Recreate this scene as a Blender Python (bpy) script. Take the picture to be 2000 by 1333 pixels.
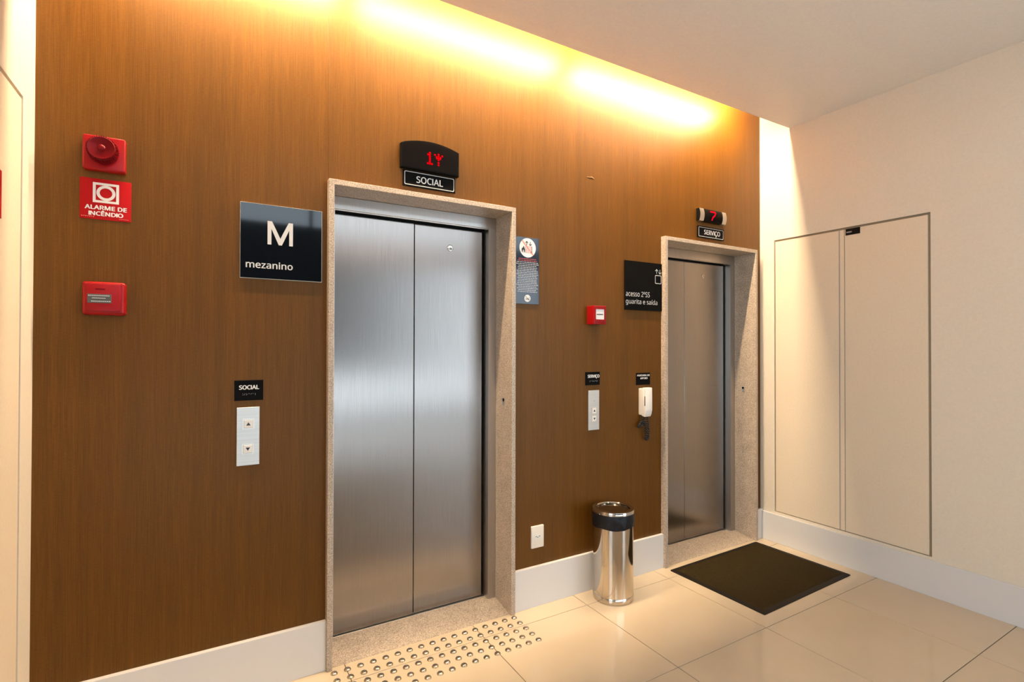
import bpy, bmesh, math, random, re
from mathutils import Vector, Matrix, noise

for o in list(bpy.data.objects):
    bpy.data.objects.remove(o)
scene = bpy.context.scene
col = scene.collection
PI = math.pi
random.seed(7)

# ------------------------------------------------------------------ camera
cam_d = bpy.data.cameras.new('camera')
cam = bpy.data.objects.new('camera', cam_d)
col.objects.link(cam)
cam_d.sensor_width = 36.0
cam_d.lens = 36.0 * 1010.08 / 2000.0
cam_d.clip_start = 0.05
yaw, pitch, roll = math.radians(30.545), math.radians(0.4765), math.radians(0.1174)
fw = Vector((math.sin(yaw) * math.cos(pitch), math.cos(yaw) * math.cos(pitch), math.sin(pitch)))
rt = Vector((math.cos(yaw), -math.sin(yaw), 0))
up = rt.cross(fw)
rt2 = rt * math.cos(roll) + up * math.sin(roll)
up2 = -rt * math.sin(roll) + up * math.cos(roll)
mw = Matrix.Identity(4)
for i in range(3):
    mw[i][0], mw[i][1], mw[i][2] = rt2[i], up2[i], -fw[i]
mw.translation = Vector((0, -2.231, 1.342))
cam.matrix_world = mw
scene.camera = cam

# ------------------------------------------------------------------ world, exposure
vs = scene.view_settings
vs.view_transform = 'Standard'
vs.look = 'None'
vs.exposure = 0.0
vs.gamma = 1.0
vs.use_curve_mapping = False
world = bpy.data.worlds.new('overcast_sky')
scene.world = world
world.use_nodes = True
wb = world.node_tree.nodes['Background']
wb.inputs['Color'].default_value = (0.75, 0.885, 1.0, 1)
wb.inputs['Strength'].default_value = 4.7
COVE_STRENGTH = 550.0
COVE_COLOUR = (1.0, 0.76, 0.50, 1)
FILL_LAMP_POWER = 5.0  # for the unseen lobby lamps added as warm fill
FILL_LAMP_COLOUR = (1.0, 0.80, 0.58)


def portal(x, y, z, sx, sz):
    d = bpy.data.lights.new('window_portal', 'AREA')
    d.shape = 'RECTANGLE'
    d.size, d.size_y = sx, sz
    d.cycles.is_portal = True
    o = bpy.data.objects.new('window_portal', d)
    o.location = (x, y, z)
    o.rotation_euler = (PI / 2, 0, 0)      # -Z of the lamp looks to +Y
    o.rotation_euler = (-PI / 2 + PI, 0, 0)
    col.objects.link(o)
    return o


# windows of the tall hall behind the camera: x0, x1, z0, z1
WINDOWS = [(-2.0, 6.2, 3.3, 4.0), (3.5, 6.3, 0.05, 3.0), (-2.0, 3.2, 0.05, 0.85)]
BACK_Y = -7.0
for x0, x1, z0, z1 in WINDOWS:
    portal((x0 + x1) / 2, BACK_Y - 0.02, (z0 + z1) / 2, x1 - x0, z1 - z0)
# unseen window added in the side bay for daylight fill: y0, y1, z0, z1
BAY_X, BAY_Y = -2.4, -1.35
FILL_WIN = (-4.3, -1.5, 0.35, 2.65)
bp = portal(BAY_X - 0.02, (FILL_WIN[0] + FILL_WIN[1]) / 2, (FILL_WIN[2] + FILL_WIN[3]) / 2, FILL_WIN[1] - FILL_WIN[0], FILL_WIN[3] - FILL_WIN[2])
bp.rotation_euler = (PI / 2, 0, -PI / 2)


# ------------------------------------------------------------------ materials
def mat(name, colour, rough=0.5, metal=0.0, spec=0.5, coat=0.0, emit=None, strength=0.0):
    m = bpy.data.materials.new(name)
    m.use_nodes = True
    b = m.node_tree.nodes['Principled BSDF']
    b.inputs['Base Color'].default_value = (*colour, 1)
    b.inputs['Roughness'].default_value = rough
    b.inputs['Metallic'].default_value = metal
    b.inputs['Specular IOR Level'].default_value = spec
    b.inputs['Coat Weight'].default_value = coat
    b.inputs['Coat Roughness'].default_value = 0.03
    if emit:
        b.inputs['Emission Color'].default_value = (*emit, 1)
        b.inputs['Emission Strength'].default_value = strength
    return m


def nodes(m):
    nt = m.node_tree
    return nt, nt.nodes, nt.links, nt.nodes['Principled BSDF']


def add_noise(nt, scale3, scale, detail=3, rough=0.5):
    tc = nt.nodes.new('ShaderNodeTexCoord')
    mp = nt.nodes.new('ShaderNodeMapping')
    mp.inputs['Scale'].default_value = scale3
    nz = nt.nodes.new('ShaderNodeTexNoise')
    nz.inputs['Scale'].default_value = scale
    nz.inputs['Detail'].default_value = detail
    nz.inputs['Roughness'].default_value = rough
    nt.links.new(tc.outputs['Object'], mp.inputs['Vector'])
    nt.links.new(mp.outputs['Vector'], nz.inputs['Vector'])
    return nz


def ramp(nt, src, stops):
    r = nt.nodes.new('ShaderNodeValToRGB')
    els = r.color_ramp.elements
    while len(els) < len(stops):
        els.new(0.5)
    for e, (p, c) in zip(els, stops):
        e.position = p
        e.color = (*c, 1)
    nt.links.new(src, r.inputs['Fac'])
    return r


def bump(nt, src, strength, dist=0.001):
    b = nt.nodes.new('ShaderNodeBump')
    b.inputs['Strength'].default_value = strength
    b.inputs['Distance'].default_value = dist
    nt.links.new(src, b.inputs['Height'])
    nt.links.new(b.outputs['Normal'], nt.nodes['Principled BSDF'].inputs['Normal'])


def paint(name, colour, rough=0.55):
    m = mat(name, colour, rough, spec=0.3)
    nt, n, l, b = nodes(m)
    nz = add_noise(nt, (1, 1, 1), 90, 4)
    r = ramp(nt, nz.outputs['Fac'], [(0.3, tuple(c * 0.97 for c in colour)), (0.7, tuple(min(1, c * 1.02) for c in colour))])
    l.new(r.outputs['Color'], b.inputs['Base Color'])
    bump(nt, nz.outputs['Fac'], 0.08, 0.002)
    return m


def mix_colour(nt, a, b, fac, mode='MIX'):
    mx = nt.nodes.new('ShaderNodeMix')
    mx.data_type = 'RGBA'
    mx.blend_type = mode
    mx.inputs['Factor'].default_value = fac
    nt.links.new(a, mx.inputs['A'])
    nt.links.new(b, mx.inputs['B'])
    return mx.outputs['Result']


M = {}
# vertical-grain brown laminate
M['laminate'] = m = mat('brown_laminate', (0.2, 0.09, 0.02), 0.41, spec=0.36)
nt, n, l, b = nodes(m)
b.inputs['Specular Tint'].default_value = (1.0, 0.88, 0.66, 1)
fine = add_noise(nt, (1, 1, 0.012), 560, 2, 0.6)
broad = add_noise(nt, (1, 1, 0.02), 28, 3, 0.6)
cross = add_noise(nt, (0.15, 1, 1), 500, 2, 0.6)
ca = ramp(nt, fine.outputs['Fac'], [(0.25, (0.090, 0.0325, 0.0018)), (0.5, (0.116, 0.0435, 0.0028)), (0.75, (0.146, 0.0575, 0.0054))])
cb = ramp(nt, broad.outputs['Fac'], [(0.3, (0.86, 0.86, 0.86)), (0.7, (1.12, 1.1, 1.08))])
cc = ramp(nt, cross.outputs['Fac'], [(0.3, (0.86, 0.86, 0.86)), (0.7, (1.12, 1.12, 1.12))])
x = mix_colour(nt, ca.outputs['Color'], cb.outputs['Color'], 1.0, 'MULTIPLY')
x = mix_colour(nt, x, cc.outputs['Color'], 1.0, 'MULTIPLY')
l.new(x, b.inputs['Base Color'])
bump(nt, fine.outputs['Fac'], 0.15, 0.0006)

M['wall_paint'] = paint('cream_wall_paint', (0.79, 0.705, 0.58))
M['ceiling_paint'] = paint('ceiling_paint', (0.90, 0.875, 0.85))
M['door_paint'] = paint('cream_door_paint', (0.81, 0.69, 0.53), 0.45)
M['baseboard'] = mat('white_baseboard', (0.73, 0.715, 0.70), 0.35, spec=0.4)
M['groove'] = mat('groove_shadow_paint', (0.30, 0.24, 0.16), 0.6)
M['groove_grey'] = mat('grey_groove_lining', (0.42, 0.39, 0.36), 0.5)
M['hall'] = mat('dark_hall_panelling', (0.055, 0.045, 0.04), 0.7)
M['window_metal'] = mat('dark_window_metal', (0.04, 0.04, 0.045), 0.4)
M['shaft'] = mat('black_shaft', (0.008, 0.008, 0.008), 0.8)

# speckled granite
M['granite'] = m = mat('beige_granite', (0.5, 0.44, 0.36), 0.38, spec=0.35)
nt, n, l, b = nodes(m)
g1 = add_noise(nt, (1, 1, 1), 150, 3, 0.7)
g2 = add_noise(nt, (1, 1, 1), 300, 2, 0.6)
g3 = add_noise(nt, (1, 1, 1), 18, 2, 0.5)
ca = ramp(nt, g1.outputs['Fac'], [(0.30, (0.29, 0.225, 0.175)), (0.44, (0.43, 0.35, 0.275)), (0.56, (0.55, 0.465, 0.375)), (0.74, (0.66, 0.575, 0.48))])
cb = ramp(nt, g2.outputs['Fac'], [(0.34, (0.58, 0.56, 0.54)), (0.46, (1, 1, 1)), (0.7, (1.12, 1.1, 1.08))])
cc = ramp(nt, g3.outputs['Fac'], [(0.3, (0.90, 0.89, 0.88)), (0.7, (1.06, 1.06, 1.06))])
x = mix_colour(nt, ca.outputs['Color'], cb.outputs['Color'], 1.0, 'MULTIPLY')
x = mix_colour(nt, x, cc.outputs['Color'], 1.0, 'MULTIPLY')
l.new(x, b.inputs['Base Color'])

# polished cream tile
M['tile'] = m = mat('cream_porcelain_tile', (0.73, 0.60, 0.42), 0.07, spec=0.5)
nt, n, l, b = nodes(m)
t1 = add_noise(nt, (1, 1, 1), 2.2, 4, 0.6)
ca = ramp(nt, t1.outputs['Fac'], [(0.3, (0.615, 0.505, 0.36)), (0.7, (0.665, 0.55, 0.40))])
l.new(ca.outputs['Color'], b.inputs['Base Color'])
t2 = add_noise(nt, (1, 1, 1), 7, 2, 0.5)
bump(nt, t2.outputs['Fac'], 0.05, 0.002)
M['grout'] = mat('tile_grout', (0.10, 0.07, 0.04), 0.8)


def brushed(name, colour, rough, aniso=0.0, vertical=True, amount=0.08):
    m = mat(name, colour, rough, metal=1.0)
    nt, n, l, b = nodes(m)
    sc = (1, 1, 0.006) if vertical else (0.006, 1, 1)
    nz = add_noise(nt, sc, 900, 2, 0.6)
    r = ramp(nt, nz.outputs['Fac'], [(0.3, tuple(c * 0.90 for c in colour)), (0.7, tuple(min(1, c * 1.08) for c in colour))])
    l.new(r.outputs['Color'], b.inputs['Base Color'])
    if amount:
        bump(nt, nz.outputs['Fac'], amount, 0.0004)
    return m


M['steel'] = brushed('brushed_stainless_steel', (0.305, 0.28, 0.262), 0.25, amount=0.0)
nt, n, l, b = nodes(M['steel'])
b.inputs['Anisotropic'].default_value = 0.85
tv = nt.nodes.new('ShaderNodeCombineXYZ')
tv.inputs['X'].default_value = 1.0
l.new(tv.outputs['Vector'], b.inputs['Tangent'])
M['steel_dark'] = brushed('brushed_steel_frame', (0.54, 0.515, 0.49), 0.36, amount=0.1)
M['plate'] = brushed('brushed_aluminium_plate', (0.66, 0.645, 0.62), 0.42, vertical=False, amount=0.1)
M['chrome'] = mat('polished_steel', (0.58, 0.53, 0.47), 0.09, metal=1.0)
M['stud'] = mat('polished_stud_steel', (0.58, 0.49, 0.37), 0.20, metal=1.0)
M['aluminium'] = mat('satin_aluminium', (0.70, 0.67, 0.62), 0.35, metal=1.0)
M['black_gloss'] = mat('black_acrylic', (0.003, 0.005, 0.008), 0.05, spec=0.5)
M['black_matt'] = mat('black_sign_plate', (0.004, 0.004, 0.004), 0.45, spec=0.05)
M['black_plastic'] = mat('black_plastic', (0.004, 0.004, 0.004), 0.4, spec=0.06)
M['navy'] = mat('navy_notice_plate', (0.020, 0.030, 0.050), 0.08, spec=0.5)
M['acrylic_edge'] = mat('clear_acrylic_edge', (0.72, 0.74, 0.70), 0.15, spec=0.6)
M['white_print'] = mat('white_print', (0.84, 0.83, 0.82), 0.5)
M['silver_print'] = mat('silver_print', (0.62, 0.62, 0.63), 0.45)
M['grey_print'] = mat('pale_grey_print', (0.46, 0.48, 0.52), 0.5)
M['red_print'] = mat('red_print', (0.50, 0.09, 0.09), 0.5)
M['salmon_print'] = mat('salmon_print', (0.76, 0.30, 0.25), 0.5)
M['black_print'] = mat('black_print', (0.012, 0.014, 0.016), 0.5)
M['arrow_print'] = mat('dark_arrow_print', (0.018, 0.022, 0.045), 0.4)
M['red_plastic'] = mat('red_plastic', (0.30, 0.003, 0.005), 0.30, spec=0.3)
M['dark_red_plastic'] = mat('dark_red_plastic', (0.15, 0.001, 0.004), 0.30, spec=0.18)
M['red_sign'] = mat('red_sign_plate', (0.40, 0.004, 0.006), 0.45, spec=0.15)
M['white_plastic'] = mat('white_plastic', (0.84, 0.81, 0.77), 0.35)
M['cream_plastic'] = mat('cream_plastic', (0.82, 0.76, 0.66), 0.35)
M['grey_label'] = mat('grey_label', (0.10, 0.105, 0.10), 0.25)
M['led'] = mat('red_led', (0.3, 0.0, 0.0), 0.4, spec=0.0, emit=(1.0, 0.004, 0.012), strength=1.5)
M['led_soft'] = mat('red_led_segment', (0.3, 0.0, 0.0), 0.4, spec=0.0, emit=(1.0, 0.006, 0.035), strength=0.65)
M['led_halo'] = mat('dim_red_led', (0.12, 0.0, 0.0), 0.5, spec=0.0, emit=(1.0, 0.0, 0.005), strength=0.2)
M['display'] = mat('smoked_display_window', (0.004, 0.003, 0.003), 0.3, spec=0.05)
M['tube'] = mat('cove_tube', (0.9, 0.9, 0.9), 0.4, emit=COVE_COLOUR[:3], strength=COVE_STRENGTH)
M['lamp_disc'] = mat('downlight_diffuser', (0.9, 0.9, 0.9), 0.5, emit=(1.0, 0.80, 0.58), strength=6.0)
M['hall_lamp'] = mat('warm_hall_lamp', (0.9, 0.9, 0.9), 0.5, emit=(1.0, 0.66, 0.46), strength=3.4)  # glow of the added strip mirrored in the lift doors
M['cord'] = mat('black_cord', (0.010, 0.010, 0.012), 0.4)
M['rubber'] = mat('black_rubber_border', (0.010, 0.007, 0.004), 0.6, spec=0.2)
M['lid'] = mat('polished_lid_steel', (0.40, 0.35, 0.29), 0.10, metal=1.0)

M['bag'] = m = mat('black_bin_bag', (0.006, 0.007, 0.010), 0.30, spec=0.3)
nt, n, l, b = nodes(m)
nz = add_noise(nt, (1, 1, 1), 60, 4, 0.6)
bump(nt, nz.outputs['Fac'], 0.35, 0.006)

M['carpet'] = m = mat('olive_brown_carpet', (0.06, 0.045, 0.02), 0.95, spec=0.1)
nt, n, l, b = nodes(m)
nz = add_noise(nt, (1, 1, 1), 330, 4, 0.7)
ca = ramp(nt, nz.outputs['Fac'], [(0.3, (0.015, 0.009, 0.0025)), (0.5, (0.027, 0.018, 0.0055)), (0.72, (0.048, 0.035, 0.012))])
l.new(ca.outputs['Color'], b.inputs['Base Color'])
bump(nt, nz.outputs['Fac'], 0.7, 0.004)


# ------------------------------------------------------------------ geometry helpers (absolute coordinates)
def box(bm, x0, x1, y0, y1, z0, z1, bev=0.0, seg=1):
    vs_ = [bm.verts.new((x, y, z)) for x in (x0, x1) for y in (y0, y1) for z in (z0, z1)]
    q = [(0, 1, 3, 2), (4, 6, 7, 5), (0, 4, 5, 1), (2, 3, 7, 6), (0, 2, 6, 4), (1, 5, 7, 3)]
    fs = [bm.faces.new([vs_[i] for i in f]) for f in q]
    if bev:
        es = list({e for f in fs for e in f.edges})
        bmesh.ops.bevel(bm, geom=es, offset=bev, segments=seg, affect='EDGES', profile=0.5)
    return bm


def prism(bm, pts, a, b, axis='y', bev=0.0, seg=2):
    """A polygon extruded along an axis; pts are the two other coordinates in x, y, z order. bev rounds the rim at b."""
    def v(p, t):
        return {'y': (p[0], t, p[1]), 'x': (t, p[0], p[1]), 'z': (p[0], p[1], t)}[axis]
    A = [bm.verts.new(v(p, a)) for p in pts]
    B = [bm.verts.new(v(p, b)) for p in pts]
    bm.faces.new(A)
    fb = bm.faces.new(B[::-1])
    n = len(pts)
    for i in range(n):
        j = (i + 1) % n
        bm.faces.new((A[i], B[i], B[j], A[j]))
    if bev:
        bmesh.ops.bevel(bm, geom=list(fb.edges), offset=bev, segments=seg, affect='EDGES', profile=0.5)
    return bm


def rrect(x0, x1, z0, z1, r, seg=5):
    pts = []
    for cx, cz, a0 in ((x1 - r, z1 - r, 0), (x0 + r, z1 - r, 90), (x0 + r, z0 + r, 180), (x1 - r, z0 + r, 270)):
        for k in range(seg + 1):
            a = math.radians(a0 + 90 * k / seg)
            pts.append((cx + r * math.cos(a), cz + r * math.sin(a)))
    return pts


def rplate(bm, x0, x1, z0, z1, r, y0, y1, bev, steps=3):
    """A rounded-rectangle plate from y0 to the front y1 with a rounded front rim."""
    sgn = 1 if y1 > y0 else -1
    rings = [(y0, 0.0), (y1 - sgn * bev, 0.0)]
    for k in range(1, steps + 1):
        a = 0.5 * PI * k / steps
        rings.append((y1 - sgn * bev * (1 - math.sin(a)), bev * (1 - math.cos(a))))
    loops = []
    for y, i in rings:
        loops.append([bm.verts.new((p[0], y, p[1])) for p in rrect(x0 + i, x1 - i, z0 + i, z1 - i, max(r - i, 0.0004))])
    n = len(loops[0])
    for A, B in zip(loops, loops[1:]):
        for k in range(n):
            j = (k + 1) % n
            bm.faces.new((A[k], A[j], B[j], B[k]))
    bm.faces.new(loops[0][::-1])
    bm.faces.new(loops[-1])
    return bm


def circle(cx, cz, r, n=32, rz=None):
    rz = rz or r
    return [(cx + r * math.cos(2 * PI * k / n), cz + rz * math.sin(2 * PI * k / n)) for k in range(n)]


def frame_ring(bm, outer, inner, a, b, axis='y'):
    """The region between two loops of as many points, extruded."""
    def v(p, t):
        return {'y': (p[0], t, p[1]), 'x': (t, p[0], p[1]), 'z': (p[0], p[1], t)}[axis]
    L = [[bm.verts.new(v(p, t)) for p in loop] for loop, t in ((outer, a), (outer, b), (inner, b), (inner, a))]
    n = len(outer)
    for i in range(n):
        j = (i + 1) % n
        for k in range(4):
            A, B = L[k], L[(k + 1) % 4]
            bm.faces.new((A[i], B[i], B[j], A[j]))
    return bm


def lathe(bm, prof, c, axis='z', n=48, closed=False):
    """prof: (radius, height) pairs; c: centre. axis 'z' turns about the vertical, '-y' grows out of the far wall."""
    rings = []
    for r, h in prof:
        ring = []
        for k in range(n):
            a = 2 * PI * k / n
            if axis == 'z':
                p = (c[0] + r * math.cos(a), c[1] + r * math.sin(a), c[2] + h)
            else:
                p = (c[0] + r * math.cos(a), c[1] - h, c[2] + r * math.sin(a))
            ring.append(bm.verts.new(p))
        rings.append(ring)
    pairs = list(zip(rings, rings[1:]))
    if closed:
        pairs.append((rings[-1], rings[0]))
    for A, B in pairs:
        for k in range(n):
            j = (k + 1) % n
            bm.faces.new((A[k], A[j], B[j], B[k]))
    if not closed:
        if prof[0][0] > 1e-6:
            bm.faces.new(rings[0][::-1])
        if prof[-1][0] > 1e-6:
            bm.faces.new(rings[-1])
    return bm


def tube(bm, pts, r, n=8):
    pts = [Vector(p) for p in pts]
    rings = []
    prev = None
    for i, p in enumerate(pts):
        t = (pts[min(i + 1, len(pts) - 1)] - pts[max(i - 1, 0)]).normalized()
        if prev is None:
            prev = t.orthogonal().normalized()
        u = (prev - t * prev.dot(t)).normalized()
        prev = u
        w = t.cross(u)
        rings.append([bm.verts.new(p + u * r * math.cos(2 * PI * k / n) + w * r * math.sin(2 * PI * k / n)) for k in range(n)])
    for A, B in zip(rings, rings[1:]):
        for k in range(n):
            j = (k + 1) % n
            bm.faces.new((A[k], A[j], B[j], B[k]))
    bm.faces.new(rings[0][::-1])
    bm.faces.new(rings[-1])
    return bm


ORIGIN = {}


def NB():
    return bmesh.new()


def obj(name, bm, material, parent=None, smooth=False, origin=None):
    """Links a bmesh given in absolute coordinates as one mesh object, under parent or with the given origin."""
    org = Vector(ORIGIN[parent.name]) if parent else Vector(origin or (0, 0, 0))
    if not name.startswith('letter'):
        bmesh.ops.remove_doubles(bm, verts=bm.verts, dist=1e-6)
        bmesh.ops.recalc_face_normals(bm, faces=bm.faces)
    bmesh.ops.translate(bm, verts=bm.verts, vec=-org)
    me = bpy.data.meshes.new(name)
    bm.to_mesh(me)
    bm.free()
    me.materials.append(material)
    if smooth:
        me.shade_smooth()
        me.set_sharp_from_angle(angle=math.radians(35))
    o = bpy.data.objects.new(name, me)
    col.objects.link(o)
    if parent:
        o.parent = parent
    else:
        o.location = org
    ORIGIN[o.name] = org
    return o


def tag(o, label, cat, group=None):
    o['label'] = label
    o['category'] = cat
    if group:
        o['group'] = group
    return o


def thing(name, loc, label, cat, group=None):
    e = bpy.data.objects.new(name, None)
    e.empty_display_size = 0.05
    e.location = loc
    col.objects.link(e)
    ORIGIN[e.name] = Vector(loc)
    return tag(e, label, cat, group)


def structure(name, bm, material, smooth=False):
    o = obj(name, bm, material, smooth=smooth)
    o['kind'] = 'structure'
    return o


def structure_root(name, loc, label=None, cat=None):
    e = bpy.data.objects.new(name, None)
    e.location = loc
    e.empty_display_size = 0.05
    col.objects.link(e)
    ORIGIN[e.name] = Vector(loc)
    e['kind'] = 'structure'
    if label:
        e['label'] = label
        e['category'] = cat
    return e


try:                            # the sans face that ships with Blender, else its built-in default
    FONT = bpy.data.fonts.load(bpy.utils.resource_path('LOCAL') + '/datafiles/fonts/NotoSansHebrew-Regular.woff2')
except Exception:
    FONT = None


def text_mesh(body):
    cu = bpy.data.curves.new('lettering', 'FONT')
    if FONT:
        cu.font = FONT
    cu.body = body
    cu.size = 1.0
    cu.resolution_u = 3
    o = bpy.data.objects.new('lettering_source', cu)
    col.objects.link(o)
    dg = bpy.context.evaluated_depsgraph_get()
    me = bpy.data.meshes.new_from_object(o.evaluated_get(dg))
    bpy.data.objects.remove(o)
    bpy.data.curves.remove(cu)
    return me


def text_outline(body):
    """Vertices and polygons of a line of lettering, with a plain bar for every capital I."""
    verts, polys, x = [], [], 0.0
    cap = None
    for seg in re.split('(I)', body):
        if not seg:
            continue
        if seg == 'I':
            if cap is None:
                me = text_mesh('H')
                cap = max(v.co.y for v in me.vertices)
                bpy.data.meshes.remove(me)
            n_ = len(verts)
            verts += [(x + 0.05, 0.0), (x + 0.05 + cap * 0.135, 0.0), (x + 0.05 + cap * 0.135, cap), (x + 0.05, cap)]
            polys.append((n_, n_ + 1, n_ + 2, n_ + 3))
            x += 0.10 + cap * 0.135
        else:
            me = text_mesh(seg)
            lo = min(v.co.x for v in me.vertices)
            n_ = len(verts)
            verts += [(v.co.x - lo + x + 0.03, v.co.y) for v in me.vertices]
            polys += [tuple(n_ + i for i in p.vertices) for p in me.polygons if p.area > 2e-5]
            x = max(v[0] for v in verts) + 0.03
            bpy.data.meshes.remove(me)
    return verts, polys


def add_text(bm, body, x0, x1, z0, z1, y, bold=0.0):
    """Flat lettering on a wall seen from -y, fitted to the box x0..x1, z0..z1; bold thickens the strokes sideways
    by laying shifted copies over one another."""
    verts, polys = text_outline(body)
    xs = [v[0] for v in verts]
    ys = [v[1] for v in verts]
    ax, bx, ay, by = min(xs), max(xs), min(ys), max(ys)
    h = z1 - z0
    d = bold * h
    shifts = [(0, 0)] if not bold else [(-d, 0), (d, 0), (0, d * 0.6), (0, -d * 0.6)]
    for n_, (du, dw) in enumerate(shifts):
        vv = []
        for v in verts:
            u = x0 + d + (v[0] - ax) / (bx - ax) * (x1 - x0 - 2 * d) + du
            w = z0 + d * 0.6 + (v[1] - ay) / (by - ay) * (h - 1.2 * d) + dw
            vv.append(bm.verts.new((u, y - 0.00003 * n_, w)))
        for p in polys:
            try:
                bm.faces.new([vv[i] for i in p])
            except ValueError:
                pass
    return bm


def flat_poly(bm, pts, y):
    bm.faces.new([bm.verts.new((p[0], y, p[1])) for p in pts])
    return bm


def flat_ring(bm, outer, inner, y):
    A = [bm.verts.new((p[0], y, p[1])) for p in outer]
    B = [bm.verts.new((p[0], y, p[1])) for p in inner]
    n = len(A)
    for i in range(n):
        j = (i + 1) % n
        bm.faces.new((A[i], A[j], B[j], B[i]))
    return bm


def bar(bm, p, q, w, y):
    p, q = Vector(p), Vector(q)
    d = (q - p).normalized()
    nrm = Vector((-d.y, d.x)) * w / 2
    flat_poly(bm, [p + nrm, q + nrm, q - nrm, p - nrm], y)
    return bm


# ------------------------------------------------------------------ room shell
XL, XR = -0.49, 3.36           # side walls
WY = 0.02                      # face of the laminate wall
CZ = 2.805                     # ceiling
HALL_Y = -2.8                  # where the lift lobby opens into the tall hall

# floor: slab, grout and single tiles
floor = structure('floor', box(NB(), XL - 0.05, XR + 0.05, HALL_Y - 0.32, 0.30, -0.12, -0.0025), M['grout'])
XJ = [-0.092 - 0.5977] + [0.506 + 0.5977 * k for k in range(-1, 6)]
YJ = [0.02] + [-0.1175 - 0.6 * k for k in range(0, 6)]
tile_meshes = {}
for i in range(len(XJ) - 1):
    x0, x1 = max(XJ[i], XL), min(XJ[i + 1], XR)
    for j in range(len(YJ) - 1):
        y1, y0 = YJ[j], YJ[j + 1]
        g = 0.0016
        key = (round(x1 - x0, 3), round(y1 - y0, 3))
        cx, cy = (x0 + x1) / 2, (y0 + y1) / 2
        if key not in tile_meshes:
            hx, hy = (x1 - x0) / 2 - g, (y1 - y0) / 2 - g
            o = obj('tile', box(NB(), cx - hx, cx + hx, cy - hy, cy + hy, -0.010, 0.0, 0.0008), M['tile'], floor)
            for v in o.data.vertices:
                v.co.x -= cx
                v.co.y -= cy
            tile_meshes[key] = o.data
            o.location = (cx, cy, 0)
        else:
            o = bpy.data.objects.new('tile', tile_meshes[key])
            col.objects.link(o)
            o.parent = floor
            o.location = (cx, cy, 0)
structure('floor.001', box(NB(), -2.6, 6.6, BACK_Y - 0.1, HALL_Y - 0.32, -0.12, 0.0), M['tile'])

# far wall: masonry behind, three laminate panels in front, openings for the lifts
P1 = (0.430, 1.330, 2.031)     # stone portal: outer x, outer x, top
P2 = (2.382, 3.282, 2.006)
bm = NB()
for x0, x1 in ((XL - 0.05, P1[0] + 0.012), (P1[1] - 0.012, P2[0] + 0.012), (P2[1] - 0.012, XR + 0.05)):
    box(bm, x0, x1, 0.032, 0.32, -0.1, 3.15)
for P in (P1, P2):
    box(bm, P[0] + 0.012, P[1] - 0.012, 0.032, 0.32, P[2] - 0.012, 3.15)
far = structure('wall_far', bm, M['wall_paint'])


def arch(x0, x1, ox0, ox1, oz, top=3.1):
    pts = [(x0, 0.0)]
    if ox0 - x0 > 0.004:
        pts += [(ox0, 0.0), (ox0, oz)]
    else:
        pts = [(x0, oz)]
    pts += [(ox1, oz), (ox1, 0.0), (x1, 0.0), (x1, top), (x0, top)]
    return pts


pan = [prism(NB(), [(XL, 0), (0.4318, 0), (0.4318, 3.1), (XL, 3.1)], 0.032, WY, bev=0.0003, seg=1),
       prism(NB(), arch(0.4322, 2.1021, 0.4322, P1[1] - 0.012, P1[2] - 0.012), 0.032, WY, bev=0.0003, seg=1),
       prism(NB(), arch(2.1025, 3.3595, P2[0] + 0.012, P2[1] - 0.012, P2[2] - 0.012), 0.032, WY, bev=0.0006, seg=1)]
panels = [obj('panel', b_, M['laminate'], far) for b_ in pan]
bm = NB()
tube(bm, [(1.808, WY - 0.0006, 2.276), (1.826, WY - 0.0012, 2.2775), (1.842, WY - 0.003, 2.281), (1.852, WY - 0.0016, 2.2765), (1.858, WY - 0.0006, 2.272)], 0.0011, 5)
sc = obj('scuff', bm, mat('pale_scuff', (0.55, 0.33, 0.16), 0.6), panels[1])
sc['label'] = 'pale raised scuff in the laminate'

# side walls
# right wall with the recess of the closet
CY0, CY1, CZ0, CZ1 = -0.979, -0.086, 0.208, 2.068
bm = NB()
box(bm, XR, XR + 0.15, CY1, 0.06, -0.1, 3.15)
box(bm, XR, XR + 0.15, HALL_Y, CY0, -0.1, 3.15)
box(bm, XR, XR + 0.15, CY0, CY1, CZ1, 3.15)
box(bm, XR, XR + 0.15, CY0, CY1, -0.1, CZ0)
structure('wall_right', bm, M['wall_paint'])
# left wall with the recess of a flush cabinet door
LY0, LY1, LZ1 = -0.98, -0.106, 2.103
bm = NB()
box(bm, XL - 0.15, XL, LY1, 0.06, -0.1, 3.15)
box(bm, XL - 0.15, XL, BAY_Y, LY0, -0.1, 3.15)
box(bm, XL - 0.15, XL, LY0, LY1, LZ1, 3.15)
box(bm, XL - 0.15, XL, LY0, LY1, -0.1, 0.22)
structure('wall_left', bm, M['wall_paint'])

# ceiling with the light slot along the laminate wall
structure('ceiling', box(NB(), XL - 0.02, XR + 0.02, HALL_Y, -0.195, CZ, 3.15), M['ceiling_paint'])
bm = NB()
box(bm, BAY_X, XL - 0.15, BAY_Y, BAY_Y + 0.12, -0.1, 3.15)
structure('wall_far.001', bm, M['wall_paint'])
structure('ceiling.003', box(NB(), BAY_X - 0.1, XL - 0.02, -4.5, BAY_Y + 0.12, CZ, 3.15), M['ceiling_paint'])
structure('floor.002', box(NB(), BAY_X - 0.1, XL - 0.05, HALL_Y - 0.32, BAY_Y + 0.12, -0.12, 0.0), M['tile'])
bm = NB()
by0, by1, bz0, bz1 = FILL_WIN
box(bm, BAY_X - 0.1, BAY_X, BACK_Y - 0.1, by0, -0.1, 5.5)
box(bm, BAY_X - 0.1, BAY_X, by1, BAY_Y + 0.12, -0.1, 3.15)
box(bm, BAY_X - 0.1, BAY_X, by0, by1, -0.1, bz0)
box(bm, BAY_X - 0.1, BAY_X, by0, by1, bz1, 5.5)
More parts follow.
